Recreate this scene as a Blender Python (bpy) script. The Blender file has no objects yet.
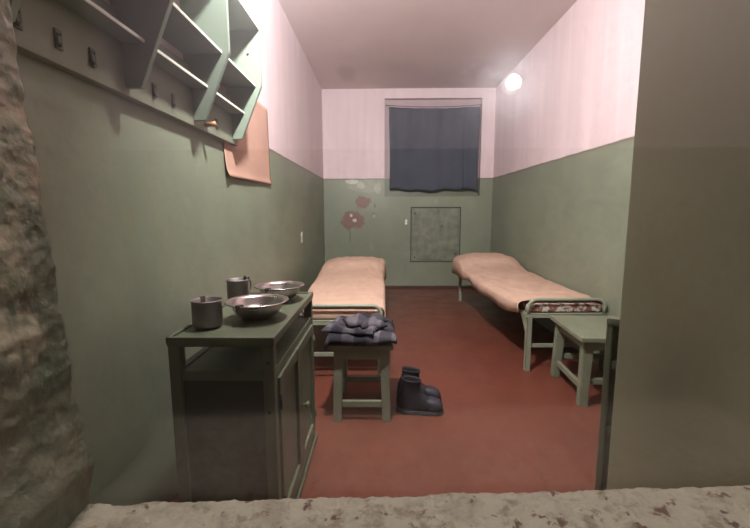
import bpy, bmesh, math, random
from mathutils import Vector, Matrix, noise as mn
random.seed(7)
C = bpy.context.scene.collection
R = math.radians
XL, XR, ZC, ZG, YB = -0.8206, 1.5837, 2.80, 1.582, 5.803   # cell: left wall, right wall, ceiling, paint line, back wall
YF0, YF1 = 0.30, 0.44                                       # wall between corridor and cell
PX = 0.545                                                  # pier face beside the opening
YC = -2.20                                                  # far wall of the corridor

# ------------------------------------------------------------------ materials
class NT:
    def __init__(s, name):
        s.m = bpy.data.materials.new(name); s.m.use_nodes = True
        s.t = s.m.node_tree; s.t.nodes.clear()
        s.out = s.n('ShaderNodeOutputMaterial')
    def n(s, typ, **kw):
        nd = s.t.nodes.new(typ)
        for k, v in kw.items(): setattr(nd, k, v)
        return nd
    def put(s, sock, v):
        if v is None: return
        if isinstance(v, bpy.types.NodeSocket): s.t.links.new(v, sock)
        else:
            if hasattr(sock.default_value, '__len__') and not isinstance(v, str):
                v = tuple(v)
                if len(sock.default_value) == 4 and len(v) == 3: v = v + (1,)
            sock.default_value = v
    def math(s, op, a, b=None, c=None, clamp=False):
        nd = s.n('ShaderNodeMath', operation=op); nd.use_clamp = clamp
        s.put(nd.inputs[0], a)
        if b is not None: s.put(nd.inputs[1], b)
        if c is not None: s.put(nd.inputs[2], c)
        return nd.outputs[0]
    def vmath(s, op, a, b=None):
        nd = s.n('ShaderNodeVectorMath', operation=op); s.put(nd.inputs[0], a)
        if b is not None: s.put(nd.inputs[1], b)
        return nd.outputs[1] if op in ('LENGTH', 'DISTANCE') else nd.outputs[0]
    def mix(s, f, a, b, mode='MIX'):
        nd = s.n('ShaderNodeMix', data_type='RGBA', blend_type=mode)
        s.put(nd.inputs[0], f); s.put(nd.inputs[6], a); s.put(nd.inputs[7], b)
        return nd.outputs[2]
    def noise(s, co, scale, detail=4, rough=.55, dist=0):
        nd = s.n('ShaderNodeTexNoise'); s.put(nd.inputs['Vector'], co)
        nd.inputs['Scale'].default_value = scale; nd.inputs['Detail'].default_value = detail
        nd.inputs['Roughness'].default_value = rough; nd.inputs['Distortion'].default_value = dist
        return nd.outputs[0]
    def ramp(s, f, lo, hi, a=0., b=1.):
        nd = s.n('ShaderNodeMapRange'); nd.clamp = True
        s.put(nd.inputs[0], f)
        for i, v in enumerate((lo, hi, a, b)): nd.inputs[i + 1].default_value = v
        return nd.outputs[0]
    def scale(s, co, v): return s.vmath('MULTIPLY', co, v)
    def pos(s): return s.n('ShaderNodeNewGeometry').outputs['Position']
    def obj(s): return s.n('ShaderNodeTexCoord').outputs['Object']
    def sep(s, v):
        nd = s.n('ShaderNodeSeparateXYZ'); s.put(nd.inputs[0], v); return nd.outputs
    def bump(s, h, strength, dist=.01):
        nd = s.n('ShaderNodeBump'); nd.inputs['Strength'].default_value = strength
        nd.inputs['Distance'].default_value = dist; s.put(nd.inputs['Height'], h); return nd.outputs[0]
    def pbr(s, col, rough=.5, metal=0., nrm=None, spec=.5, coat=0.):
        p = s.n('ShaderNodeBsdfPrincipled')
        s.put(p.inputs['Base Color'], col); s.put(p.inputs['Roughness'], rough); s.put(p.inputs['Metallic'], metal)
        s.put(p.inputs['Specular IOR Level'], spec); s.put(p.inputs['Coat Weight'], coat)
        if nrm is not None: s.put(p.inputs['Normal'], nrm)
        s.t.links.new(p.outputs[0], s.out.inputs[0]); return s.m

def simple(name, col, rough=.5, var=.18, scale=6., bump=.15, bscale=60., metal=0., spec=.5, dist=.004, chips=None):
    t = NT(name); co = t.obj()
    f = t.noise(co, scale, 5)
    dark = tuple(c * (1 - var) for c in col); lite = tuple(min(1, c * (1 + var)) for c in col)
    c = t.mix(t.ramp(f, .3, .7), dark, lite)
    if chips:
        m = t.ramp(t.noise(co, chips[1], 6, .65), chips[2], chips[2] + .03)
        c = t.mix(m, c, chips[0])
    r = t.ramp(t.noise(co, scale * 2, 3), .3, .7, rough * .85, min(1, rough * 1.15))
    return t.pbr(c, r, metal, t.bump(t.noise(co, bscale, 4), bump, dist), spec)

PINK, GREEN = (.75, .61, .635), (.218, .243, .178)
def wall_mat(name, streak_axis, patches=(), green=GREEN, pink=PINK, zg=ZG, rough=.42):
    t = NT(name); p = t.pos(); x, y, z = t.sep(p)
    wob = t.math('MULTIPLY', t.math('SUBTRACT', t.noise(p, 5, 3), .5), .02)
    zz = t.math('ADD', z, wob)
    up = t.ramp(zz, zg - .004, zg + .004)
    big = t.noise(p, 1.3, 4)
    sv = (5, 5, .4)
    st = t.noise(t.scale(p, sv), 1.6, 5, .6)
    pk = t.mix(t.ramp(st, .35, .75), pink, tuple(c * .86 for c in pink))
    pk = t.mix(t.ramp(t.noise(t.scale(p, (7, 7, .6)), 1.5, 4), .58, .75, 0, .35), pk, (.84, .68, .70))
    gr = t.mix(t.ramp(big, .3, .7), tuple(c * .86 for c in green), tuple(c * 1.12 for c in green))
    gr = t.mix(t.ramp(t.noise(p, 9, 6, .6), .55, .75, 0, .35), gr, (green[0] * 1.15, green[1] * 1.02, green[2] * .85))
    c = t.mix(up, gr, pk)
    line = t.math('MULTIPLY', t.ramp(zz, zg - .022, zg - .012), t.ramp(zz, zg - .004, zg + .002, 1, 0))
    c = t.mix(t.math('MULTIPLY', line, .6), c, (.16, .10, .08))
    h = t.math('ADD', t.noise(p, 26, 6, .6), t.math('MULTIPLY', t.noise(p, 4, 2), 1.2))
    for (cx, cz, rx, rz, amp, col, a) in patches:
        d = t.n('ShaderNodeCombineXYZ'); t.put(d.inputs[0], t.math('DIVIDE', t.math('SUBTRACT', x, cx), rx)); t.put(d.inputs[1], t.math('DIVIDE', t.math('SUBTRACT', z, cz), rz))
        l = t.vmath('LENGTH', d.outputs[0])
        l = t.math('ADD', l, t.math('MULTIPLY', t.math('SUBTRACT', t.noise(p, 8, 9, .74), .5), amp * 3.6))
        l = t.math('ADD', l, t.math('MULTIPLY', t.math('SUBTRACT', t.noise(p, 45, 4, .6), .5), .7))
        m = t.ramp(l, .94, 1.03, a, 0)
        cc = t.mix(t.ramp(t.noise(p, 30, 4), .35, .7), col, tuple(min(1, k * 1.35) for k in col))
        c = t.mix(m, c, cc); h = t.math('SUBTRACT', h, t.math('MULTIPLY', m, .8))
    r = t.mix(up, (rough,) * 3, (.62,) * 3)
    return t.pbr(c, r, 0, t.bump(h, .22, .008), .5)

M = {}
BR, WH = (.175, .098, .075), (.33, .345, .28)
M['wall_back'] = wall_mat('painted plaster, back', 0, (
    (-.22, 1.475, .27, .09, .35, (.255, .27, .205), .7), (-.41, 1.535, .10, .03, .5, (.50, .48, .42), .75), (-.29, 1.49, .06, .05, .6, (.40, .40, .34), .7), (-.05, 1.44, .05, .07, .6, (.33, .335, .27), .6),
    (-.40, .985, .155, .125, .8, BR, 1), (-.38, .99, .03, .022, .6, (.5, .45, .4), .8), (-.43, 1.06, .02, .02, .8, (.55, .5, .45), .9),
    (-.27, 1.255, .10, .085, .8, BR, 1),
    (-.095, 1.075, .035, .04, .9, (.16, .15, .11), .8), (-.10, 1.05, .02, .02, .7, WH, .6), (-.14, .60, .03, .05, .7, (.27, .235, .18), .6),
    (-.45, .77, .012, .10, .6, (.11, .11, .08), .8), (-.09, 1.2, .012, .03, .6, (.11, .11, .08), .8), (.79, 1.235, .02, .05, .9, (.28, .22, .17), .7)))
M['wall'] = wall_mat('painted plaster', 1)
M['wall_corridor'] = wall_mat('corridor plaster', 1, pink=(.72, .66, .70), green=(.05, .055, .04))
M['pier'] = simple('dark olive paint', (.255, .258, .172), .5, .12, 3, .12, 30)
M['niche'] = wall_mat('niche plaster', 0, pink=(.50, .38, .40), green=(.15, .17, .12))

def ceiling_mat():
    t = NT('ceiling whitewash'); p = t.pos()
    c = t.mix(t.ramp(t.noise(p, 1.1, 5), .3, .7), (.66, .56, .55), (.74, .63, .62))
    d = t.n('ShaderNodeCombineXYZ'); x, y, z = t.sep(p)
    t.put(d.inputs[0], t.math('DIVIDE', t.math('SUBTRACT', x, -.42), .16)); t.put(d.inputs[1], t.math('DIVIDE', t.math('SUBTRACT', y, 5.2), .42))
    l = t.math('ADD', t.vmath('LENGTH', d.outputs[0]), t.math('MULTIPLY', t.noise(p, 3, 3), .5))
    c = t.mix(t.ramp(l, .7, 1.2, .3, 0), c, (.36, .28, .25))
    return t.pbr(c, .7, 0, t.bump(t.noise(p, 30, 5), .15, .006), .3)
M['ceiling'] = ceiling_mat()

def floor_mat():
    t = NT('red floor paint'); p = t.pos(); x, y, z = t.sep(p)
    fx = t.math('FRACT', t.math('DIVIDE', t.math('ADD', x, 5.03), .125))
    seam = t.math('MAXIMUM', t.ramp(fx, 0, .02, 1, 0), t.ramp(fx, .98, 1, 0, 1))
    c = t.mix(t.ramp(t.noise(p, 2.2, 6, .6), .3, .7), (.126, .036, .022), (.162, .046, .028))
    c = t.mix(t.ramp(t.noise(t.scale(p, (12, 1.2, 1)), 2, 5), .5, .8, 0, .5), c, (.19, .058, .042))
    c = t.mix(t.ramp(t.noise(p, 7, 6, .7), .62, .75, 0, .45), c, (.20, .105, .085))
    c = t.mix(t.math('MULTIPLY', seam, .28), c, (.10, .03, .02))
    h = t.math('SUBTRACT', t.noise(p, 14, 4), t.math('MULTIPLY', seam, .6))
    return t.pbr(c, t.ramp(t.noise(p, 4, 4), .3, .7, .30, .46), 0, t.bump(h, .12, .006), .5)
M['floor'] = floor_mat()
M['concrete'] = simple('dark corridor concrete', (.055, .052, .048), .8)
M['baseboard'] = simple('dark red skirting paint', (.075, .032, .024), .5)

GM = (.215, .232, .165)
M['green_wood'] = simple('green painted wood', (.118, .132, .088), .42, .15, 5, .15, 40, chips=((.07, .055, .04), 14, .72))
M['dark_panel'] = simple('dark brown plywood', (.050, .047, .034), .45, .3, 3, .1, 30)  # near end panel only, darker than the other cupboard panels
M['stool'] = simple('grey green painted wood', (.20, .215, .15), .48, .16, 6, .15, 40, chips=((.30, .27, .20), 12, .70))
M['bed_metal'] = simple('green painted iron', (.27, .285, .21), .4, .12, 9, .1, 80, chips=((.10, .07, .05), 30, .74))
M['shelf'] = simple('pale green painted boards', (.20, .245, .195), .4, .08, 4, .08, 40)
M['rail'] = simple('green painted rail board', (.17, .18, .13), .42, .1, 4, .1, 40)
M['edge'] = simple('lit pale board edge', (.62, .60, .53), .5, .08, 12, .1, 60)  # lamplight caught on the board fronts, painted in as a pale colour
M['dark_metal'] = simple('dark iron', (.035, .033, .03), .5, .2, 20, .2, 120)
M['hook'] = simple('dark painted iron', (.06, .062, .048), .45, .2, 20, .2, 120)
M['peg'] = simple('orange wood', (.42, .20, .09), .5, .15, 30)
M['alu'] = simple('dull aluminium', (.50, .44, .43), .30, .10, 8, .12, 60, metal=1.)
M['alu_dark'] = simple('tarnished aluminium', (.30, .265, .26), .58, .22, 16, .2, 90, metal=1.)
M['white'] = simple('white paper', (.72, .70, .64), .7)
M['leather'] = simple('black boot felt', (.014, .0125, .017), .7, .3, 18, .35, 120)
M['toe'] = simple('dusty blue black rubber', (.032, .030, .046), .6, .25, 18, .25, 120)
M['lace'] = simple('black cord', (.02, .018, .02), .7)
M['ticking'] = None
def ticking():
    t = NT('floral ticking'); co = t.obj()
    f = t.n('ShaderNodeTexVoronoi'); t.put(f.inputs['Vector'], co); f.inputs['Scale'].default_value = 26
    c = t.mix(t.ramp(t.noise(co, 30, 2), .45, .56), (.22, .09, .075), (.62, .56, .5))
    c = t.mix(t.ramp(f.outputs['Distance'], .1, .3, 1, 0), c, (.06, .05, .045))
    return t.pbr(c, .85, 0, None, .2)
M['ticking'] = ticking()
def blanket_mat():
    t = NT('peach wool blanket'); co = t.obj(); x, y, z = t.sep(co)
    st = t.math('SINE', t.math('MULTIPLY', y, 240.))
    br = t.noise(t.scale(co, (1.5, 14, 1.5)), 2, 4)
    c = t.mix(t.ramp(br, .3, .7), (.47, .31, .232), (.55, .372, .288))
    c = t.mix(t.ramp(st, -1, 1, 0, .28), c, (.63, .45, .355))
    h = t.math('ADD', t.math('MULTIPLY', st, .12), t.noise(co, 90, 4))
    return t.pbr(c, .9, 0, t.bump(h, .25, .006), .15)
M['blanket'] = blanket_mat()
def paper_mat():
    t = NT('aged pink paper'); co = t.pos(); x, y, z = t.sep(co)
    c = t.mix(t.ramp(t.noise(co, 5, 5), .3, .7), (.42, .25, .195), (.49, .30, .235))
    c = t.mix(t.ramp(t.noise(co, 160, 2), .45, .65, 0, .3), c, (.36, .22, .17))
    return t.pbr(c, .8, 0, t.bump(t.noise(co, 20, 3), .2, .004), .2)
M['paper'] = paper_mat()
def curtain_mat():
    t = NT('slate blue cotton'); co = t.pos()
    c = t.mix(t.ramp(t.noise(co, 4, 5), .3, .7), (.060, .068, .090), (.080, .090, .116))
    return t.pbr(c, .9, 0, t.bump(t.noise(co, 220, 2), .2, .003), .1)
M['curtain'] = curtain_mat()
def plaid_mat():
    t = NT('checked flannel'); co = t.obj()
    w = t.vmath('ADD', co, t.scale(t.n('ShaderNodeTexNoise').outputs[1], (0, 0, 0)))
    mp = t.n('ShaderNodeMapping'); t.put(mp.inputs[0], w); mp.inputs['Rotation'].default_value = (0, 0, .12); mp.inputs['Location'].default_value = (.013, .02, 0)
    x, y, z = t.sep(mp.outputs[0])
    def sq(v, per): return t.ramp(t.math('FRACT', t.math('DIVIDE', v, per)), .48, .52)
    a = sq(x, .128); b = sq(t.math('ADD', y, t.math('MULTIPLY', z, -1)), .14)
    s = t.math('ADD', a, b)
    c = t.mix(t.ramp(s, 0, 1), (.030, .027, .036), (.062, .056, .068))
    c = t.mix(t.ramp(s, 1, 2), c, (.125, .112, .128))
    return t.pbr(c, .9, 0, t.bump(t.noise(co, 200, 3), .3, .004), .1)
M['plaid'] = plaid_mat()
def rough_mat(name, cols, scale, rough=.75, zlow=None):
    t = NT(name); p = t.pos()
    f = t.noise(p, scale, 6, .6, .4)
    c = t.mix(t.ramp(f, .38, .52), cols[0], cols[1])
    c = t.mix(t.ramp(t.noise(t.vmath('ADD', p, (3, 1, 7)), scale * 1.4, 6, .65), .53, .62), c, cols[2])
    c = t.mix(t.ramp(t.noise(t.vmath('ADD', p, (9, 4, 2)), scale * 2.4, 6, .6), .60, .66), c, cols[3])
    if zlow:                                            # darker green on the lower part, with a ragged upper edge
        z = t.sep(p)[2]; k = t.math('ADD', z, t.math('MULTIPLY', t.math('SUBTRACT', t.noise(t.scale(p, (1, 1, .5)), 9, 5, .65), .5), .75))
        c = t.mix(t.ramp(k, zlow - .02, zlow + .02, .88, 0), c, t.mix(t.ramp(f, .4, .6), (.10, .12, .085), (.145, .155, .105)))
    vo = t.n('ShaderNodeTexVoronoi', feature='SMOOTH_F1'); t.put(vo.inputs['Vector'], p); vo.inputs['Scale'].default_value = scale * 4
    h = t.math('ADD', t.math('MULTIPLY', t.noise(p, scale * 3.2, 3, .5), 1.2), t.math('MULTIPLY', t.ramp(vo.outputs['Distance'], 0, .35), .5))
    h = t.math('ADD', h, t.math('MULTIPLY', f, 1.5))
    return t.pbr(c, rough, 0, t.bump(h, .7, .006), .5)
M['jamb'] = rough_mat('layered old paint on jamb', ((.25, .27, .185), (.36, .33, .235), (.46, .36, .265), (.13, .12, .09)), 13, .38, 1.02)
M['sill'] = rough_mat('chipped cement sill', ((.29, .28, .215), (.38, .365, .285), (.24, .215, .155), (.13, .08, .06)), 22, .75)
M['hatch'] = simple('mottled green plaster panel', (.17, .185, .135), .6, .35, 9, .4, 22, dist=.01)
M['gap'] = simple('dark seam', (.05, .052, .038), .8)

def glass_mat(name, ior, haze=0.):
    t = NT(name); p = t.pos()
    ge = t.n('ShaderNodeNewGeometry'); dt = t.n('ShaderNodeVectorMath', operation='DOT_PRODUCT')
    t.put(dt.inputs[0], ge.outputs['Incoming']); t.put(dt.inputs[1], ge.outputs['Normal'])
    g5 = t.math('POWER', t.math('SUBTRACT', 1., t.math('ABSOLUTE', dt.outputs['Value']), clamp=True), 5.)
    fr = t.math('MULTIPLY_ADD', g5, 1 - ior, ior)          # Schlick, ior = reflectance at normal incidence
    tr = t.n('ShaderNodeBsdfTransparent')
    gl = t.n('ShaderNodeBsdfGlossy'); gl.inputs['Roughness'].default_value = .012
    mx = t.n('ShaderNodeMixShader'); t.put(mx.inputs[0], fr); t.put(mx.inputs[1], tr.outputs[0]); t.put(mx.inputs[2], gl.outputs[0])
    last = mx
    if haze:
        g2 = t.n('ShaderNodeBsdfGlossy'); g2.inputs['Roughness'].default_value = .19
        scr = t.noise(t.scale(p, (1, 1, 1)), 160, 3, .7, 2.5)
        t.put(g2.inputs['Normal'], t.bump(scr, .3, .00012))
        fac = t.ramp(t.noise(t.vmath('ADD', p, (5, 5, 5)), 60, 5, .7, 1.5), .35, .7, haze * .4, haze * 2)
        m2 = t.n('ShaderNodeMixShader'); t.put(m2.inputs[0], fac); t.put(m2.inputs[1], mx.outputs[0]); t.put(m2.inputs[2], g2.outputs[0])
        last = m2
    t.t.links.new(last.outputs[0], t.out.inputs[0]); return t.m
M['pane'] = glass_mat('scratched viewing pane', .05, .045)
M['night_glass'] = simple('dark window glass', (.01, .012, .016), .08, 0, 3, 0)
def emit(name, col, st):
    t = NT(name); e = t.n('ShaderNodeEmission'); t.put(e.inputs[0], col); e.inputs[1].default_value = st
    t.t.links.new(e.outputs[0], t.out.inputs[0]); return t.m

# ------------------------------------------------------------------ mesh helpers
def box(bm, lo, hi, bev=0., seg=2):
    r = bmesh.ops.create_cube(bm, size=1.0); vs = r['verts']
    for v in vs: v.co = Vector([lo[i] + (v.co[i] + .5) * (hi[i] - lo[i]) for i in range(3)])
    if bev:
        es = list({e for v in vs for e in v.link_edges})
        bmesh.ops.bevel(bm, geom=es, offset=bev, segments=seg, affect='EDGES', profile=.7)
def prism(bm, poly, axis, a, b, bev=0.):
    def mk(p, w):
        return Vector((w, p[0], p[1])) if axis == 'x' else Vector((p[0], w, p[1])) if axis == 'y' else Vector((p[0], p[1], w))
    A = [bm.verts.new(mk(p, a)) for p in poly]; B = [bm.verts.new(mk(p, b)) for p in poly]
    fs = [bm.faces.new(A), bm.faces.new(B[::-1])]
    n = len(poly)
    for i in range(n): fs.append(bm.faces.new((A[i], B[i], B[(i + 1) % n], A[(i + 1) % n])))
    bmesh.ops.recalc_face_normals(bm, faces=fs)
    if bev:
        es = list({e for f in fs for e in f.edges})
        bmesh.ops.bevel(bm, geom=es, offset=bev, segments=2, affect='EDGES')
def hexa(bm, bot, top, bev=0.):
    """a bar from a bottom quad to a top quad (tapered leg)"""
    A = [bm.verts.new(p) for p in bot]; B = [bm.verts.new(p) for p in top]
    fs = [bm.faces.new(A), bm.faces.new(B[::-1])] + [bm.faces.new((A[i], B[i], B[(i + 1) % 4], A[(i + 1) % 4])) for i in range(4)]
    bmesh.ops.recalc_face_normals(bm, faces=fs)
    if bev: bmesh.ops.bevel(bm, geom=list({e for f in fs for e in f.edges}), offset=bev, segments=2, affect='EDGES')
def tube(bm, pts, r, n=12, closed=False):
    pts = [Vector(p) for p in pts]; rings = []; up = None
    for i, p in enumerate(pts):
        if closed: t = (pts[(i + 1) % len(pts)] - pts[i - 1]).normalized()
        else: t = ((pts[min(i + 1, len(pts) - 1)] - pts[max(i - 1, 0)])).normalized()
        if up is None:
            up = Vector((0, 0, 1)) if abs(t.z) < .9 else Vector((1, 0, 0))
        a = (up - t * up.dot(t)).normalized(); b = t.cross(a); up = a
        rr = r[i] if hasattr(r, '__len__') else r
        rings.append([bm.verts.new(p + (a * math.cos(k * 2 * math.pi / n) + b * math.sin(k * 2 * math.pi / n)) * rr) for k in range(n)])
    m = len(rings)
    for i in range(m if closed else m - 1):
        A, B = rings[i], rings[(i + 1) % m]
        for k in range(n): bm.faces.new((A[k], A[(k + 1) % n], B[(k + 1) % n], B[k]))
    if not closed: bm.faces.new(rings[0][::-1]); bm.faces.new(rings[-1])
def lathe(bm, prof, n=40):
    rings = []
    for (r, z) in prof:
        if r < 1e-5: rings.append([bm.verts.new((0, 0, z))])
        else: rings.append([bm.verts.new((r * math.cos(k * 2 * math.pi / n), r * math.sin(k * 2 * math.pi / n), z)) for k in range(n)])
    for A, B in zip(rings, rings[1:]):
        for k in range(n):
            k2 = (k + 1) % n
            if len(A) == 1 and len(B) == 1: continue
            if len(A) == 1: bm.faces.new((A[0], B[k2], B[k]))
            elif len(B) == 1: bm.faces.new((A[k], A[k2], B[0]))
            else: bm.faces.new((A[k], A[k2], B[k2], B[k]))
def loft(bm, rings, cap=True):
    vs = [[bm.verts.new(p) for p in r] for r in rings]; n = len(vs[0])
    for A, B in zip(vs, vs[1:]):
        for k in range(n): bm.faces.new((A[k], A[(k + 1) % n], B[(k + 1) % n], B[k]))
    if cap: bm.faces.new(vs[0][::-1]); bm.faces.new(vs[-1])
def link(name, bm, mat, parent=None, smooth=False, rot=None, loc=None):
    bmesh.ops.recalc_face_normals(bm, faces=bm.faces)
    me = bpy.data.meshes.new(name); bm.to_mesh(me); bm.free()
    me.materials.append(mat)
    if smooth:
        for p in me.polygons: p.use_smooth = True
    o = bpy.data.objects.new(name, me); C.objects.link(o)
    if parent is not None: o.parent = parent
    if loc: o.location = loc
    if rot: o.rotation_euler = rot
    return o
def auto(o, ang=35):
    me = o.data
    for p in me.polygons: p.use_smooth = True
    bm = bmesh.new(); bm.from_mesh(me)
    for e in bm.edges:
        e.smooth = not (len(e.link_faces) == 2 and e.calc_face_angle(0) > R(ang))
    bm.to_mesh(me); bm.free(); return o
def subsurf(o, lv=2):
    m = o.modifiers.new('smooth', 'SUBSURF'); m.levels = lv; m.render_levels = lv
    for p in o.data.polygons: p.use_smooth = True
    return o
def solid(o, th, off=-1):
    m = o.modifiers.new('thick', 'SOLIDIFY'); m.thickness = th; m.offset = off; return o
def N(): return bmesh.new()
def tag(o, label, cat, group=None):
    o['label'] = label; o['category'] = cat
    if group: o['group'] = group
    return o
def thing(name, label, cat, loc=(0, 0, 0), rz=0., group=None):
    o = bpy.data.objects.new(name, None); C.objects.link(o); o.empty_display_size = .1
    o.location = loc; o.rotation_euler = (0, 0, rz); return tag(o, label, cat, group)
def struct(name, bm, mat, smooth=False):
    o = link(name, bm, mat, None, smooth); o['kind'] = 'structure'; return o
def boxpart(name, lo, hi, mat, parent, bev=.003):
    bm = N(); box(bm, lo, hi, bev); return link(name, bm, mat, parent)
def copy_tree(o, parent=None):
    c = o.copy(); C.objects.link(c)
    if parent is not None: c.parent = parent
    for ch in list(o.children): copy_tree(ch, c)
    return c
def wob(v, s, a, seed=0.): return a * mn.noise(Vector(v) * s + Vector((seed, seed * 1.7, seed * .3)))

# ------------------------------------------------------------------ the room
bm = N(); box(bm, (XL - .15, YF0, -.1), (XR + .15, YB + .3, 0)); struct('floor', bm, M['floor'])
bm = N(); box(bm, (-2.2, YC - .1, -.1), (2.8, YF0, -.001)); struct('floor_corridor', bm, M['concrete'])
bm = N(); box(bm, (XL - .15, YF0, ZC), (XR + .15, YB + .3, ZC + .1)); box(bm, (-2.2, YC - .1, ZC), (2.8, YF0, ZC + .1)); struct('ceiling', bm, M['ceiling'])
bm = N(); box(bm, (XL - .15, YF0, 0), (XL, YB + .3, ZC)); struct('wall_left', bm, M['wall'])
bm = N(); box(bm, (XR, YF0, 0), (XR + .15, YB + .3, ZC)); struct('wall_right', bm, M['wall'])
nx0, nx1, nz0, nz1 = .050, 1.405, 1.325, 2.672
bm = N()
box(bm, (XL, YB, 0), (nx0, YB + .25, ZC)); box(bm, (nx1, YB, 0), (XR, YB + .25, ZC)); box(bm, (nx0, YB, 0), (nx1, YB + .25, nz0)); box(bm, (nx0, YB, nz1), (nx1, YB + .25, ZC))
struct('wall_back', bm, M['wall_back'])
# front wall with its opening, the pier in the cell beside it, the corridor
bm = N()
box(bm, (-2.2, YF0, 0), (-.44, YF1, ZC)); box(bm, (-.44, YF0, 1.55), (PX, YF1, ZC)); box(bm, (PX, YF0, 0), (2.8, YF1, ZC)); box(bm, (-.44, YF0, 0), (PX, YF1, .70))
struct('wall_front', bm, M['wall'])
bm = N(); box(bm, (PX, YF1, 0), (XR, .90, ZC), .006); struct('wall_pier', bm, M['pier'])
bm = N(); box(bm, (-2.2, YC - .1, 0), (2.8, YC, ZC)); struct('wall_corridor', bm, M['wall_corridor'])
bm = N(); box(bm, (-2.3, YC - .1, 0), (-2.2, YF1, ZC)); struct('wall_corridor_left', bm, M['wall_corridor'])
bm = N(); box(bm, (2.8, YC - .1, 0), (2.9, YF1, ZC)); struct('wall_corridor_right', bm, M['wall_corridor'])
bm = N(); box(bm, (XL, YB - .018, 0), (XR, YB, .032), .004); struct('baseboard_back', bm, M['baseboard'])

# the cell door, standing open into the corridor
da, db = Vector((-.64, .27)), Vector((-1.0, -.60)); dd = (db - da).normalized(); dn = Vector((-dd.y, dd.x)) * -.045
bm = N(); q = [da, db, db + dn, da + dn]; prism(bm, [(p.x, p.y) for p in q], 'z', .03, 2.15, .003); struct('door_1', bm, M['green_wood'])
# rough left jamb of the opening
def rough_block(name, fn, nu, nv, mat):
    bm = N(); g = [[bm.verts.new(fn(i / nu, j / nv)) for j in range(nv + 1)] for i in range(nu + 1)]
    for i in range(nu):
        for j in range(nv): bm.faces.new((g[i][j], g[i + 1][j], g[i + 1][j + 1], g[i][j + 1]))
    return struct(name, bm, mat, True)
def jamb(u, v):
    z = .70 + u * .90
    edge = -.352 - .055 * max(0, (z - .8)) + wob((0, 0, z), 24, .0035) + .012 * math.exp(-((z - .825) / .02) ** 2)
    # path: corridor face from the left -> rounded corner -> inner side up to the pane
    P = [(-.62, .285), (-.45, .285), (edge - .030, .290), (edge - .008, .305), (edge, .335), (edge, .39), (edge + .001, .437), (edge - .04, .439)]
    t = v * (len(P) - 1); i = min(int(t), len(P) - 2); f = t - i
    x = P[i][0] * (1 - f) + P[i + 1][0] * f; y = P[i][1] * (1 - f) + P[i + 1][1] * f
    d = wob((x, y, z), 42, .0030, 3) + wob((x, y, z), 110, .0016, 8) + wob((x, y, z), 14, .0028, 5)
    if v > .93: return Vector((x, y, z))
    return Vector((x + d, min(y + d * .6, .4385), z))
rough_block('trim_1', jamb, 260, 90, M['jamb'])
def sill(u, v):
    x = -.46 + u * (PX + .46)
    zt = .770 + (x + .35) * .040
    P = [(.20, .60), (.20, .70), (.205, zt - .03), (.23, zt - .008), (.27, zt - .002), (.34, zt), (.40, zt), (.435, zt + .001), (.4385, zt - .01), (.4385, zt - .05)]
    t = v * (len(P) - 1); i = min(int(t), len(P) - 2); f = t - i
    y = P[i][0] * (1 - f) + P[i + 1][0] * f; z = P[i][1] * (1 - f) + P[i + 1][1] * f
    d = wob((x, y, z), 35, .0035, 2) + wob((x, y, z), 120, .0018, 4) + wob((x, y, z), 260, .001, 9)
    return Vector((x, y, z + d))
rough_block('trim_2', sill, 420, 110, M['sill'])
bm = N(); box(bm, (-.43, .4405, .70), (PX - .001, .4465, 1.56)); o = struct('window_1', bm, M['pane'])

# niche and window behind the curtain
bm = N()
box(bm, (nx0, YB + .07, nz0), (nx1, YB + .25, nz1))
for lo, hi in (((nx0, YB + .002, nz0), (nx0 + .004, YB + .07, nz1)), ((nx1 - .004, YB + .002, nz0), (nx1, YB + .07, nz1)), ((nx0, YB + .002, nz1 - .004), (nx1, YB + .07, nz1)), ((nx0, YB + .002, nz0), (nx1, YB + .07, nz0 + .004))):
    box(bm, lo, hi)
struct('trim_3', bm, M['niche'])
bm = N()
for lo, hi in (((.2, YB + .040, 1.5), (.25, YB + .068, 2.5)), ((1.27, YB + .040, 1.5), (1.32, YB + .068, 2.5)), ((.74, YB + .040, 1.5), (.78, YB + .068, 2.5)), ((.2, YB + .040, 1.5), (1.32, YB + .068, 1.55)), ((.2, YB + .040, 2.45), (1.32, YB + .068, 2.5))): box(bm, lo, hi, .003)
w2 = struct('window_2', bm, M['green_wood'])
bm = N(); box(bm, (.25, YB + .055, 1.55), (1.27, YB + .06, 2.45)); link('pane', bm, M['night_glass'], w2)

# ------------------------------------------------------------------ curtain
cx0, cx1, cz0, cz1 = .118, 1.362, 1.418, 2.548
cur = thing('curtain', 'slate blue cloth curtain strung over the window on the far wall', 'curtain', (.765, YB - .012, cz0))
bm = N(); nu, nv = 150, 40; g = []
for i in range(nu + 1):
    u = i / nu; col = []
    for j in range(nv + 1):
        v = j / nv
        x = cx0 + (cx1 - cx0) * u - .765 + .006 * math.sin(v * 5 + u * 3)
        bot = .012 * math.sin(u * 9.5 + .6) + .010 * math.sin(u * 23)
        sag = -.022 * math.sin(math.pi * u)
        z = bot * (1 - v) + (cz1 - cz0 + sag) * v
        y = -.012 - .009 * math.sin(u * 38 + .8 * math.sin(v * 3)) * (.5 + .5 * v) - .008 * math.sin(u * 15 + 1.3) - .035 * math.exp(-((u - .81) / .02) ** 2) * (1 - .4 * v)
        y -= .012 * (1 - v) * math.sin(math.pi * u)
        col.append(bm.verts.new((x, y, z)))
    g.append(col)
for i in range(nu):
    for j in range(nv): bm.faces.new((g[i][j], g[i + 1][j], g[i + 1][j + 1], g[i][j + 1]))
solid(link('cloth', bm, M['curtain'], cur, True), .004)
bm = N(); pts = []
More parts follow.
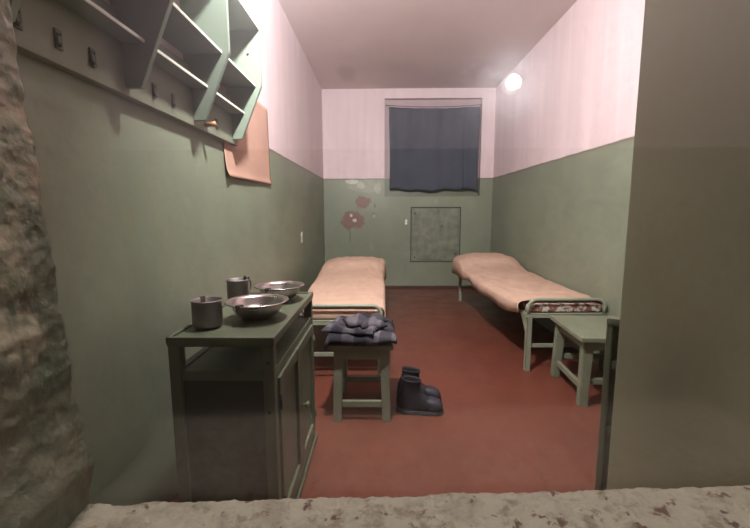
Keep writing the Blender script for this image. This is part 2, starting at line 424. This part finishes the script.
for k in range(25):
    u = k / 24; pts.append((.075 + (1.385 - .075) * u - .765, -.014, 2.572 - cz0 - .026 * math.sin(math.pi * u) - .012 * (u > .02) * 0))
tube(bm, pts, .005, 8); link('cord', bm, M['dark_metal'], cur, True)
for sx in (.075, 1.385):
    bm = N(); tube(bm, [(sx - .765, .030, 2.572 - cz0), (sx - .765, -.025, 2.572 - cz0)], .004, 8); link('nail', bm, M['dark_metal'], cur, True)

# ------------------------------------------------------------------ hatch under the window
hx0, hx1, hz0, hz1 = .425, 1.145, .383, 1.178
h = thing('wall_hatch', 'square green plaster hatch with dark seam low on the far wall', 'hatch', ((hx0 + hx1) / 2, YB, hz0))
w, hh = (hx1 - hx0) / 2, hz1 - hz0
bm = N(); nu = 60; g = []
for i in range(nu + 1):
    g.append([])
    for j in range(nu + 1):
        x = -w + .022 + (2 * w - .044) * i / nu; z = .022 + (hh - .044) * j / nu
        e = min(i, j, nu - i, nu - j)
        g[-1].append(bm.verts.new((x, (-.008 if e > 0 else 0) + (wob((x, 0, z), 14, .003) + wob((x, 0, z), 40, .0015) if e > 0 else 0), z)))
for i in range(nu):
    for j in range(nu): bm.faces.new((g[i][j], g[i + 1][j], g[i + 1][j + 1], g[i][j + 1]))
link('panel', bm, M['hatch'], h, True)
bm = N()
for lo, hi in (((-w, -.005, 0), (-w + .014, 0, hh)), ((w - .014, -.007, 0), (w, 0, hh)), ((-w, -.007, hh - .016), (w, 0, hh)), ((-w, -.006, 0), (w, 0, .014))): box(bm, lo, hi, .001)
link('frame', bm, M['gap'], h)
for (x, z) in ((.085, .52), (.29, .12), (-.3, .07), (-.3, .70)):
    bm = N(); bmesh.ops.create_uvsphere(bm, u_segments=12, v_segments=8, radius=.012, matrix=Matrix.Translation((x, -.011, z)) @ Matrix.Diagonal((1, .5, 1, 1))); link('bolt', bm, M['dark_metal'], h, True)

def scrap(name, label, P, size, axis):
    bm = N(); n = 6; g = []
    for i in range(n + 1):
        g.append([])
        for j in range(n + 1):
            a = (i / n - .5) * size[0] * (1 + .25 * math.sin(j * 1.9)); b = (j / n - .5) * size[1]
            d = .003 + .004 * abs(math.sin(i * 1.1 + j * .7))
            g[-1].append(bm.verts.new((d, a + .015 * j / n, b) if axis == 'x' else (a, -d, b)))
    for i in range(n):
        for j in range(n): bm.faces.new((g[i][j], g[i + 1][j], g[i + 1][j + 1], g[i][j + 1]))
    o = link(name, bm, M['white'], None, True, loc=P); solid(o, .002); return tag(o, label, 'scrap')
scrap('paper_scrap', 'small white scrap stuck on the left wall above the bed', (XL, 4.09, .855), (.07, .11), 'x')
scrap('paper_scrap', 'small white tab on the far wall beside the hatch', (.36, YB, .965), (.03, .075), 'y')

# ------------------------------------------------------------------ wall shelf with coat rail
sh = thing('wall_shelf', 'pale green wall shelf with pigeonholes above a coat rail on the left wall', 'shelf', (XL, 1.3, 1.48))
def S(x, y, z): return (x - XL, y - 1.3, z - 1.48)
XFV, XBT = -.627, -.742                       # divider front: upper vertical part, bottom of the slanted part
ZU, ZM, ZL, ZB = 2.05, 1.772, 1.637, 1.503
YD = (.47, .85, 1.30, 1.75, 2.20)
bm = N(); box(bm, S(XL, .45, 1.480), S(XL + .030, 2.265, 1.72), .003); link('back_board', bm, M['rail'], sh)
for y in YD:
    bm = N()
    q = [(XL + .030, ZB), (XBT, ZB), (XFV, ZM), (XFV, ZU + .012), (XL + .002, ZU + .012), (XL + .002, 1.722), (XL + .030, 1.722)]
    prism(bm, [(a - XL, b - 1.48) for a, b in q], 'y', y - .010 - 1.3, y + .010 - 1.3, .0015)
    link('divider', bm, M['shelf'], sh)
def front_at(z): # front line of the boards, set back from the dividers
    return -.658 if z >= ZM else -.658 - (ZM - z) * (.132 / (ZM - ZB))
for z in (ZU, ZM, ZL):
    xf = front_at(z) if z < ZU else XFV - .002
    for a, b in zip(YD, YD[1:]):
        bm = N(); box(bm, S(XL + (.031 if z < 1.72 else .002), a + .0105, z - .0055), S(xf, b - .0105, z + .0055), .001)
        bo = link('shelf_board', bm, M['shelf'], sh)
        bm = N(); box(bm, S(xf + .0003, a + .0108, z - .005), S(xf + .0035, b - .0108, z + .005), .0008); link('front_edge', bm, M['edge'], bo)
for y in (.80, .915, 1.028, 1.145, 1.445, 1.572, 1.98):
    bm = N(); x0 = XL + .030
    box(bm, S(x0, y - .009, 1.515), S(x0 + .005, y + .013, 1.562), .0015)
    tube(bm, [S(x0 + .004, y - .004, 1.552), S(x0 + .006, y - .005, 1.530), S(x0 + .009, y - .006, 1.519), S(x0 + .013, y - .006, 1.517), S(x0 + .014, y - .006, 1.523)], .0038, 8)
    for z in (1.528, 1.552): bmesh.ops.create_uvsphere(bm, u_segments=8, v_segments=6, radius=.0035, matrix=Matrix.Translation(S(x0 + .005, y + .006, z)))
    link('coat_hook', bm, M['hook'], sh, True)
bm = N(); tube(bm, [S(XL + .028, 1.86, 1.508), S(XL + .06, 1.86, 1.512), S(XL + .075, 1.86, 1.514)], [.011, .010, .012], 12); o = link('peg', bm, M['peg'], sh, True); o['label'] = 'bare orange wooden peg'
bm = N(); bmesh.ops.create_uvsphere(bm, u_segments=10, v_segments=6, radius=.006, matrix=Matrix.Translation(S(-.69, 2.1885, 1.93))); link('screw', bm, M['dark_metal'], sh, True)

# ------------------------------------------------------------------ paper notice under the shelf
bm = N(); nu, nv = 40, 30; g = []
for i in range(nu + 1):
    g.append([])
    for j in range(nv + 1):
        u, v = i / nu, j / nv
        y = 2.125 + .85 * u + .02 * (1 - v) * u; z = 1.305 + .53 * v + .012 * u
        d = .005 + .010 * max(0, 1 - v * 12) ** 1.5 + .016 * max(0, 1 - (u * 9 + v * 3)) ** 1.5 + .003 * math.sin(u * 6) * (1 - v)
        g[-1].append(bm.verts.new((XL + d, y, z)))
for i in range(nu):
    for j in range(nv): bm.faces.new((g[i][j], g[i + 1][j], g[i + 1][j + 1], g[i][j + 1]))
o = link('hanging_paper_notice', bm, M['paper'], None, True); solid(o, .003, 0)
tag(o, 'faded pink paper sheet hanging on the left wall under the shelf', 'notice')

# ------------------------------------------------------------------ cupboards
def make_cupboard(loc, rz, label, w=.326, d=.69, H=.74, open_h=.080):
    """local: near left corner at the origin, +X along the near end, +Y along the door front (doors on the +X side)"""
    t = thing('cupboard', label, 'cupboard', loc, rz); G = M['green_wood']
    P = .036; zt = H - .030; zo = zt - open_h; zr = zo - .030
    top = N(); box(top, (-.001, -.002, zt), (w + .002, d + .002, H - .006), .004); tp = link('top', top, G, t)
    e = N()
    for lo, hi in (((-.002, -.004, H - .022), (w + .003, .010, H + .001)), ((w - .014, -.004, H - .022), (w + .004, d + .004, H + .001)), ((-.002, -.004, H - .022), (.010, d + .004, H + .001)), ((-.002, d - .010, H - .022), (w + .003, d + .004, H + .001))): box(e, lo, hi, .0035)
    link('edging', e, G, tp)
    for px in (0, w - P):
        for py in (0, d - P): boxpart('post', (px, py, 0), (px + P, py + P, zt), G, t, .005)
    for (lo, hi) in (((P, .004, zr), (w - P, .030, zo)), ((P, d - .030, zr), (w - P, d - .004, zo)), ((w - .030, P, zr), (w - .002, d - P, zo)), ((.004, P, zr), (.03, d - P, zo)),
                     ((w - .030, P, .03), (w - .002, d - P, .075)), ((P, .004, .03), (w - P, .03, .08))): boxpart('rail', lo, hi, G, t)
    boxpart('shelf_board', (.012, .012, zr + .004), (w - .032, d - .012, zo - .004), G, t, .001)
    boxpart('end_panel', (P - .002, .014, .05), (w - P + .002, .022, zr), M['dark_panel'], t, .001)['label'] = 'darker end panel'
    boxpart('end_panel', (P - .002, d - .022, .05), (w - P + .002, d - .014, zr), G, t, .001)
    boxpart('back_panel', (.012, P - .002, .05), (.020, d - P + .002, zr), G, t, .001)
    boxpart('bottom', (.020, .022, .045), (w - .035, d - .022, .06), G, t, .001)
    bl = N(); box(bl, (w - .010, .0, .0), (w + .010, d + .004, .028), .004); link('plinth', bl, G, t)
    mid = d / 2
    for k, (a, b) in enumerate(((P + .003, mid - .002), (mid + .002, d - P - .003))):
        z0, z1 = .079, zr - .004; s = .042
        dm = N()
        for lo, hi in (((w - .016, a, z0), (w + .008, a + s, z1)), ((w - .016, b - s, z0), (w + .008, b, z1)), ((w - .016, a + s - .002, z1 - s), (w + .006, b - s + .002, z1)), ((w - .016, a + s - .002, z0), (w + .006, b - s + .002, z0 + s))): box(dm, lo, hi, .003)
        box(dm, (w - .012, a + s - .004, z0 + s - .004), (w - .004, b - s + .004, z1 - s + .004))
        dr = link('door', dm, G, t)
        if k == 1:
            kb = N(); lathe(kb, [(0, 0), (.006, 0), (.006, .010), (.013, .016), (.014, .022), (.010, .028), (0, .030)], 16)
            link('knob', kb, G, dr, True, (0, R(90), 0), (w + .008, a + s / 2, .34))
        for hz in (z0 + .08, z1 - .08):
            hg = N(); yy = a + .001 if k == 0 else b - .001
            tube(hg, [(w + .008, yy, hz - .025), (w + .008, yy, hz + .025)], .005, 8); link('hinge', hg, M['dark_metal'] if k == 0 else G, dr, True)
    for hz in (.50, .66):
        sc = N(); bmesh.ops.create_uvsphere(sc, u_segments=10, v_segments=6, radius=.006, matrix=Matrix.Translation((w - P / 2, -.001, hz))); link('screw', sc, M['dark_metal'], t, True)
    return t
make_cupboard((-.655, 1.172, 0), R(-.2), 'green two-door cupboard with mugs and bowls on top')
def make_rack(loc, rz, label, w=.42, d=.05, H=.742):
    t = thing('rack', label, 'rack', loc, rz); G = M['green_wood']
    for x in (0, w - .020): boxpart('post', (x, 0, 0), (x + .020, d, H - .028), G, t, .004)
    boxpart('top_rail', (-.002, -.004, H - .030), (w + .002, d, H), G, t, .010)
    for z in (.555, .30, .06): boxpart('rail', (.020, .004, z), (w - .020, .030, z + .030), G, t)
    boxpart('back_panel', (.019, d - .012, .05), (w - .019, d - .004, H - .03), G, t, .001)
    return t
make_rack((.805, 1.400, 0), R(-33), 'narrow green wooden rack mostly hidden behind the dark pier beside the empty stool')

# ------------------------------------------------------------------ tableware
def make_mug(label, loc, rz, r=.048, H=.088, mat='alu_dark', clip=False):
    t = thing('mug', label, 'mug', loc, rz, 'metal mugs on the cupboard')
    bm = N(); lathe(bm, [(0, .003), (r * .9, .003), (r * .955, 0), (r * .985, .004), (r * .985, .010), (r, .014), (r, H - .006), (r + .0025, H - .003), (r + .0015, H), (r - .002, H - .002), (r - .003, .02), (r * .9, .008), (0, .007)], 48)
    link('body', bm, M[mat], t, True)
    bm = N(); pts = [(r - .001, 0, H * .88), (r + .012, 0, H * .93), (r + .026, 0, H * .84), (r + .030, 0, H * .6), (r + .026, 0, H * .36), (r + .012, 0, H * .2), (r - .001, 0, H * .2)]
    tube(bm, pts, .0045, 8); link('handle', bm, M['alu'], t, True)
    bm = N(); box(bm, (r - .004, -.008, H * .80), (r + .004, .008, H + .004), .002)
    if clip:
        for q in (-.7, .1): c, sn = math.cos(q), math.sin(q); tube(bm, [(r * c * .94, r * sn * .94, H + .003), (r * c * 1.02, r * sn * 1.02, H + .007), (r * c * 1.04, r * sn * 1.04, H - .006)], .004, 8)
    link('rivet_plate', bm, M['dark_metal' if clip else 'alu'], t)
    return t
MUG1 = (-.583, 1.300, .7425); MUG2 = (-.622, 1.700, .7425)
make_mug('dented dark metal mug at the near corner of the cupboard', MUG1, R(128))
make_mug('smaller grey metal mug behind the front bowl', MUG2, R(62), .045, .088, 'alu_dark', True)
def make_bowl(label, loc, rz, r=.112, H=.058):
    t = thing('bowl', label, 'bowl', loc, rz, 'metal bowls on the cupboard')
    bm = N(); lathe(bm, [(0, .004), (r * .46, .004), (r * .50, 0), (r * .54, .003), (r * .66, .014), (r * .76, .030), (r * .82, H - .010), (r * .845, H - .005), (r * .97, H), (r, H - .001), (r * .995, H + .002), (r * .96, H + .0025), (r * .84, H - .002), (r * .80, H - .009), (r * .74, .031), (r * .64, .017), (r * .5, .009), (0, .008)], 64)
    link('dish', bm, M['alu'], t, True)
    bm = N(); box(bm, (r * .80, -.009, H - .004), (r * 1.01, .009, H + .006), .002); tube(bm, [(r * .98, 0, H + .003), (r * 1.03, 0, H + .001), (r * 1.02, 0, H - .012)], .003, 8)
    o = link('clip', bm, M['dark_metal'], t, True); o['label'] = 'small dark clip on the rim'
    return t
make_bowl('front metal bowl beside the dark mug', (-.449, 1.415, .7425), R(252), .112)
make_bowl('second metal bowl, at the far end of the cupboard', (-.444, 1.715, .7425), R(255), .108)

# ------------------------------------------------------------------ stools
def make_stool(label, loc, rz, w, d, H, leg, over, splay, rails):
    t = thing('stool', label, 'stool', loc, rz); G = M['stool']
    bm = N(); box(bm, (-w / 2, -d / 2, H - .026), (w / 2, d / 2, H), .005); link('seat', bm, G, t)
    lx, ly = w / 2 - over, d / 2 - over
    for sx in (-1, 1):
        for sy in (-1, 1):
            a = leg; def_ = []
            tx, ty = sx * lx, sy * ly; bx, by = sx * (lx + splay), sy * (ly + splay)
            top = [(tx, ty, H - .027), (tx - sx * a, ty, H - .027), (tx - sx * a, ty - sy * a, H - .027), (tx, ty - sy * a, H - .027)]
            b = a * .86
            bot = [(bx, by, 0), (bx - sx * b, by, 0), (bx - sx * b, by - sy * b, 0), (bx, by - sy * b, 0)]
            bm = N(); hexa(bm, bot, top, .004); link('leg', bm, G, t)
    z0, z1 = H - .027 - .058, H - .0275
    for sy in (-1, 1):
        y = sy * (ly - .008); boxpart('apron', (-lx + leg - .004, min(y, y - sy * .02), z0), (lx - leg + .004, max(y, y - sy * .02), z1), G, t, .002)
    for sx in (-1, 1):
        x = sx * (lx - .008); boxpart('apron', (min(x, x - sx * .02), -ly + leg - .004, z0), (max(x, x - sx * .02), ly - leg + .004, z1), G, t, .002)
    zf, zs = rails
    for sy in (-1, 1):
        y = sy * (ly + splay * (1 - zf / H) - leg * .28); boxpart('stretcher', (-lx - splay * .7 + leg - .004, min(y, y - sy * .022), zf), (lx + splay * .7 - leg + .004, max(y, y - sy * .022), zf + .034), G, t, .003)
    for sx in (-1, 1):
        x = sx * (lx + splay * (1 - zs / H) - leg * .28); boxpart('stretcher', (min(x, x - sx * .022), -ly - splay * .7 + leg - .004, zs), (max(x, x - sx * .022), ly + splay * .7 - leg + .004, zs + .034), G, t, .003)
    return t
SX, SY = -.104, 2.195
make_stool('small green stool with a checked garment on it beside the cupboard', (SX, SY, 0), R(0), .335, .40, .430, .050, .022, .008, (.078, .078))
make_stool('empty grey-green stool against the foot of the bed by the right wall', (1.352, 2.412, 0), R(-3.5), .44, .505, .415, .056, .030, .012, (.13, .085))

# ------------------------------------------------------------------ garment on the stool
gar = thing('folded_garment', 'dark checked garment folded in a heap on the small stool', 'clothing', (SX, SY, .431))
def slab(name, cx, cy, hx, hy, z0, th, seed, rz=0., drape=0., pinch=0., amp=.012):
    nu, nv = 44, 36; bm = N(); rings = []
    grid = {}
    for side in (0, 1):
        for i in range(nu + 1):
            for j in range(nv + 1):
                u, v = i / nu * 2 - 1, j / nv * 2 - 1
                if side == 1 and (i in (0, nu) or j in (0, nv)): grid[(1, i, j)] = grid[(0, i, j)]; continue
                eu = 1 - abs(u) ** 5; ev = 1 - abs(v) ** 5
                prof = (max(eu, 0) * max(ev, 0)) ** .5
                x = u * hx * (1 + .06 * mn.noise(Vector((v * 2, seed, 1)))) ; y = v * hy * (1 + .08 * mn.noise(Vector((u * 2, seed, 5))))
                c, s = math.cos(rz), math.sin(rz); X, Y = cx + c * x - s * y, cy + s * x + c * y
                mid = z0 + th * .5
                wr = amp * (mn.noise(Vector((X * 14, Y * 9, seed))) + .6 * mn.noise(Vector((X * 30, Y * 22, seed + 3))))
                if side == 0: Z = mid + prof * (th * .5 + wr) + pinch * math.exp(-((u * .9 + .1) ** 2 + v * v) * 3)
                else: Z = mid - prof * th * .5
                if drape:
                    ov = max(0, -Y - .204)                       # beyond the front edge of the seat it hangs down
                    if ov > 0: Z -= ov * 1.5; Y = -.204 - min(ov, .012)
                    if X < -.1685: Z -= (-.1685 - X) * 1.3
                grid[(side, i, j)] = bm.verts.new((X, Y, Z))
    for side in (0, 1):
        for i in range(nu):
            for j in range(nv):
                q = [grid[(side, i, j)], grid[(side, i + 1, j)], grid[(side, i + 1, j + 1)], grid[(side, i, j + 1)]]
                if len(set(q)) == 4: bm.faces.new(q if side == 0 else q[::-1])
    return link(name, bm, M['plaid'], gar, True)
slab('body', -.006, -.015, .186, .205, .003, .054, 2.1, .02, 1, 0, .016)
slab('body_fold', -.045, -.045, .142, .15, .050, .030, 4.7, -.22, 0, 0, .022)
slab('sleeve', .012, -.03, .115, .066, .068, .040, 7.3, .42, 0, .022, .020)
slab('collar', .055, -.085, .068, .042, .058, .040, 9.9, .30, 0, .012, .016)
bm = N(); tube(bm, [(-.165 + k * .024, -.125 + .085 * math.sin(k * .34), .066 + .010 * math.sin(k * .7 + 1)) for k in range(11)], [.008, .014, .018, .019, .018, .019, .018, .017, .016, .013, .007], 12); link('cuff', bm, M['plaid'], gar, True)

# ------------------------------------------------------------------ boots
def ring(cx, hl, hw, z, n=28, front=0., ex=2.5, taper=0.):
    out = []
    for k in range(n):
        a = 2 * math.pi * k / n; c, s = math.cos(a), math.sin(a)
        x = cx + hl * math.copysign(abs(c) ** (2 / ex), c); y = hw * math.copysign(abs(s) ** (2 / ex), s)
        y *= 1 - .16 * math.exp(-((x + .01) / .035) ** 2) + taper * (x - cx) / hl
        out.append(Vector((x, y, z + front * (x - cx))))
    return out
def make_boot(label, loc, rz):
    t = thing('boot', label, 'boot', loc, rz, 'pair of ankle boots on the floor')
    bm = N(); loft(bm, [ring(0, .128, .043, 0, ex=2.6), ring(0, .134, .047, .004, ex=2.6), ring(0, .135, .048, .022, ex=2.6), ring(0, .132, .046, .027, ex=2.6)]); auto(link('sole', bm, M['toe'], t))
    bm = N()
    R_ = [ring(-.002, .127, .043, .0265), ring(-.003, .129, .044, .045), ring(-.008, .123, .043, .065, taper=-.02), ring(-.022, .105, .040, .083, taper=-.05), ring(-.040, .087, .038, .100, taper=-.03), ring(-.055, .070, .037, .122), ring(-.055, .059, .036, .145), ring(-.051, .053, .037, .170), ring(-.047, .052, .039, .198), ring(-.046, .053, .040, .216, front=-.12), ring(-.046, .048, .035, .217, front=-.12), ring(-.046, .044, .032, .18), ring(-.046, .042, .030, .12)]
    loft(bm, R_); subsurf(link('upper', bm, M['leather'], t, True), 1)
    bm = N(); loft(bm, [ring(.078, .053, .0455, .0268, ex=2.3), ring(.077, .0545, .047, .050, ex=2.3), ring(.072, .050, .045, .074, ex=2.3), ring(.060, .038, .037, .091, ex=2.2), ring(.05, .018, .02, .097, ex=2)]); subsurf(link('toe_cap', bm, M['toe'], t, True), 1)
    bm = N()
    for k, (x, z) in enumerate(((.038, .090), (.022, .104), (.010, .122), (-.001, .142), (-.006, .165))):
        tube(bm, [(x - .014, -.028, z - .006), (x + .004, -.010, z + .004), (x + .006, 0, z + .006), (x + .004, .010, z + .004), (x - .014, .028, z - .006)], .0026, 6)
    link('laces', bm, M['lace'], t, True)
    bm = N(); tube(bm, [ring(-.046, .0525, .0402, .213, n=24, front=-.12)[k] for k in range(24)], .0032, 8, True); link('collar', bm, M['leather'], t, True)
    t.scale = (1, 1, .90)
    return t
make_boot('dark ankle boot in front of its pair, fully in view beside the small stool', (.215, 2.125, 0), R(-6))
make_boot('dark ankle boot standing behind its pair, toe just showing', (.222, 2.262, 0), R(-3))

# ------------------------------------------------------------------ beds
BW, BL = .552, 2.21
def make_bed(label, loc, rz):
    """local: foot centre on the floor at the origin, +Y to the head"""
    t = thing('bed', label, 'bed', loc, rz); G = M['bed_metal']; w = BW / 2
    def loop(y, z0, z1, rad, w=w - .012):
        pts = [(-w, y, z0)]
        for k in range(7):
            a = math.pi - k * math.pi / 12; pts.append((-w + rad + rad * math.cos(a), y, z1 - rad + rad * math.sin(a)))
        for k in range(7):
            a = math.pi / 2 - k * math.pi / 12; pts.append((w - rad + rad * math.cos(a), y, z1 - rad + rad * math.sin(a)))
        return pts + [(w, y, z0)]
    for y, z1 in ((0, .510), (BL, .490)):
        bm = N(); tube(bm, loop(y, .41, z1, .055), .0125, 12); link('end_hoop', bm, G, t, True)
        bm = N(); box(bm, (-w - .014, y - .018, .405), (w + .014, y + .016, .411), .001); box(bm, (-w - .014, y - .018, .385), (w + .014, y - .012, .411), .001); link('end_rail', bm, G, t)
        bm = N(); box(bm, (-w, y - .004, .168), (w, y + .004, .196), .002); link('crossbar', bm, G, t)
        for sx in (-1, 1):
            bm = N(); a, b = sx * w, sx * (w - .034)
            box(bm, (min(a, a - sx * .006), y - .017, 0), (max(a, a - sx * .006), y + .017, .404), .001); box(bm, (min(a, b), y - .017, 0), (max(a, b), y - .011, .404), .001)
            link('leg', bm, G, t)
            bm = N(); s = 1 if y == 0 else -1
            prism(bm, [(y + s * .018, .384), (y + s * .11, .384), (y + s * .018, .27)], 'x', sx * w - .003 - sx * .004, sx * w + .003 - sx * .004, .0008); link('corner_plate', bm, G, t)
    for sx in (-1, 1):
        bm = N(); a, b = sx * w, sx * (w - .03)
        box(bm, (min(a, a - sx * .005), .018, .385), (max(a, a - sx * .005), BL - .018, .411), .001); box(bm, (min(a, b), .018, .405), (max(a, b), BL - .018, .411), .001); link('side_rail', bm, G, t)
    bm = N()
    for k in range(11): y = .15 + k * .19; box(bm, (-w + .007, y - .02, .399), (w - .007, y + .02, .404), .001)
    link('slat', bm, M['dark_metal'], t)
    return t
def make_bedding(loc, rz, where, hump, left, right, seed, lim=0., tick='ticking'):
    bm = N(); box(bm, (-BW / 2 + .018, .018, .412), (BW / 2 - .018, BL - .08, .470), .022, 4)
    m = link('mattress', bm, M[tick], None, True, (0, 0, rz), loc); tag(m, ('thin floral mattress ' if tick == 'ticking' else 'thin peach-covered mattress ') + where, 'mattress')
    nu, nv = 110, 64; bm = N(); g = []
    for i in range(nu + 1):
        s = i / nu; y = .045 + s * (BL - .03 - .045)
        ps = y
        top = .503 - .012 * math.sin(min(1, s / .72) * math.pi) + hump * (1 / (1 + math.exp(-(y - 1.70) / .055))) * (1 - .35 * max(0, (y - 2.0) / .25) ** 2)
        endf = min(1, s / .02) ** .5
        endh = max(0., 1 - max(0, (s - .955) / .045) ** 2.4) ** .5
        hwL = left(y); hwR = right(y); col = []
        zb = .392 - .018 * math.sin(s * 9 + seed) - .012 * math.sin(s * 21 + seed * 2)
        for j in range(nv + 1):
            a = math.pi * (1.0 - j / nv) ; ca, sa = math.cos(a), math.sin(a)
            e = .25
            xx = math.copysign(abs(ca) ** .55, ca); zz = abs(sa) ** e
            x = xx * (hwL if xx < 0 else hwR)
            if endh < 1: x *= .90 + .10 * endh
            tz = max(top, .492)
            mid = .482
            z = zb + (tz - zb) * zz
            if endh < 1: z = min(z, zb + (tz - zb) * (.45 + .55 * endh))
            n = (wob((x * 3, y * 1.5, z), 5, .010, seed) + wob((x, y, z), 17, .006, seed) + wob((x * 2.2, y, z), 34, .003, seed)) 
            crown = .018 * (1 - min(1, abs(x) / .34) ** 2) * (.3 + (hump > 0) * min(1, max(0, (y - 1.5) / .3)))
            z2 = z + (max(n, -.004) + crown) * min(1, zz * 1.2) * (endf * .8 + .2)
            x2 = x + n * .9 * (1 - zz * .5) * (1 if zz < .9 else .3)
            col.append(bm.verts.new((x2, y + (wob((x, 1, seed), 9, .012) if s < .02 else 0), z2)))
        for vv in col:
            if lim and vv.co.x > 0 and vv.co.z < .475: vv.co.x = max(vv.co.x, .2795)
            if lim: vv.co.x = min(vv.co.x, lim + .0188 * y)
        g.append(col)
    for i in range(nu):
        for j in range(nv): bm.faces.new((g[i][j], g[i + 1][j], g[i + 1][j + 1], g[i][j + 1]))
    # close the head end
    cv = bm.verts.new((0, BL - .03, .43)); last = g[-1]
    for j in range(nv):
        if min(last[j].co.z, last[j + 1].co.z) > .428: bm.faces.new((last[j], last[j + 1], cv))
    b = link('blanket', bm, M['blanket'], None, True, (0, 0, rz), loc); solid(b, .005, 0)
    return tag(b, 'peach wool blanket ' + where, 'blanket')
LB = ((-.265, 2.545, 0), R(-.2)); RB = ((1.288, 2.735, 0), R(1.1))
make_bed('narrow green iron bed along the left wall behind the stool with clothing', *LB)
make_bed('narrow green iron bed against the right wall behind the empty stool', *RB)
sm = lambda y, a, b: max(0, min(1, (y - a) / (b - a)))
make_bedding(LB[0], LB[1], 'covering the bed along the left wall', .075, lambda y: .325 + .07 * sm(y, .3, 1.6), lambda y: .290 + .004 * math.sin(y * 3) + .022 * sm(y, 1.6, 1.85), 1.3, tick='blanket')
make_bedding(RB[0], RB[1], 'covering the bed against the right wall', .095, lambda y: .325 + .055 * sm(y, .1, .9) , lambda y: .2885 + .012 * y, 5.9, .2845)

# ------------------------------------------------------------------ lamps and added fill lights
lp = thing('wall_lamp', 'round white bulkhead lamp on the corridor wall, seen mirrored in the pane', 'lamp', (.945, YC, 2.03))
bm = N(); lathe(bm, [(0, 0), (.085, 0), (.085, .02), (.07, .035), (0, .035)], 32); link('base', bm, M['white'], lp, True, (R(-90), 0, 0))
for o in lp.children: o.rotation_euler = (R(-90), 0, 0)
bm = N(); bmesh.ops.create_uvsphere(bm, u_segments=32, v_segments=16, radius=.05, matrix=Matrix.Translation((0, .075, 0))); link('globe', bm, emit('lamp glass', (1, .97, 1), 85), lp, True)
def light(name, typ, loc, power, size, col):
    l = bpy.data.lights.new(name, typ); l.energy = power; l.color = col
    if typ == 'POINT': l.shadow_soft_size = size
    o = bpy.data.objects.new(name, l); C.objects.link(o); o.location = loc; return o
KEY = Vector((-.17, 1.47, 2.57))
k = light('cell_light', 'AREA', KEY, 120, .12, (1, .985, .95)); k.data.shape = 'DISK'; k.data.size = .12
k.rotation_euler = Vector((.06, .93, -.355)).to_track_quat('-Z', 'Y').to_euler()
light('cell_fill', 'POINT', (-.15, 1.85, 2.50), 5, .05, (1, .97, .93))  # weak fill added for soft ambient around the cell light
light('jamb_sill_fill', 'POINT', (-.12, -.22, 2.68), 26, .08, (1, .95, .88))  # added fill with no fixture, brightens the jamb and sill
light('corridor_wall_fill', 'POINT', (-.8, -1.80, 2.66), 10, .10, (1, .96, 1))  # added unseen fill, brightens the corridor wall mirrored as a veil in the pane
wd = bpy.data.worlds.new('World'); bpy.context.scene.world = wd; wd.use_nodes = True
wd.node_tree.nodes['Background'].inputs[0].default_value = (0, 0, 0, 1)

# ------------------------------------------------------------------ camera
cam = bpy.data.cameras.new('Camera'); co = bpy.data.objects.new('Camera', cam); C.objects.link(co)
cam.sensor_fit = 'HORIZONTAL'; cam.sensor_width = 36; cam.lens = 36 * 400.2 / 750; cam.clip_start = .01
pitch, yaw_w, roll = .1311, .0155, -.0032
co.matrix_world = Matrix.Translation((0, 0, 1.12)) @ Matrix.Rotation(yaw_w, 4, 'Z') @ Matrix.Rotation(math.pi / 2 - pitch, 4, 'X') @ Matrix.Rotation(roll, 4, 'Z')
sc = bpy.context.scene; sc.camera = co
sc.view_settings.view_transform = 'Standard'; sc.view_settings.look = 'None'; sc.view_settings.gamma = 1; sc.view_settings.exposure = 0.0
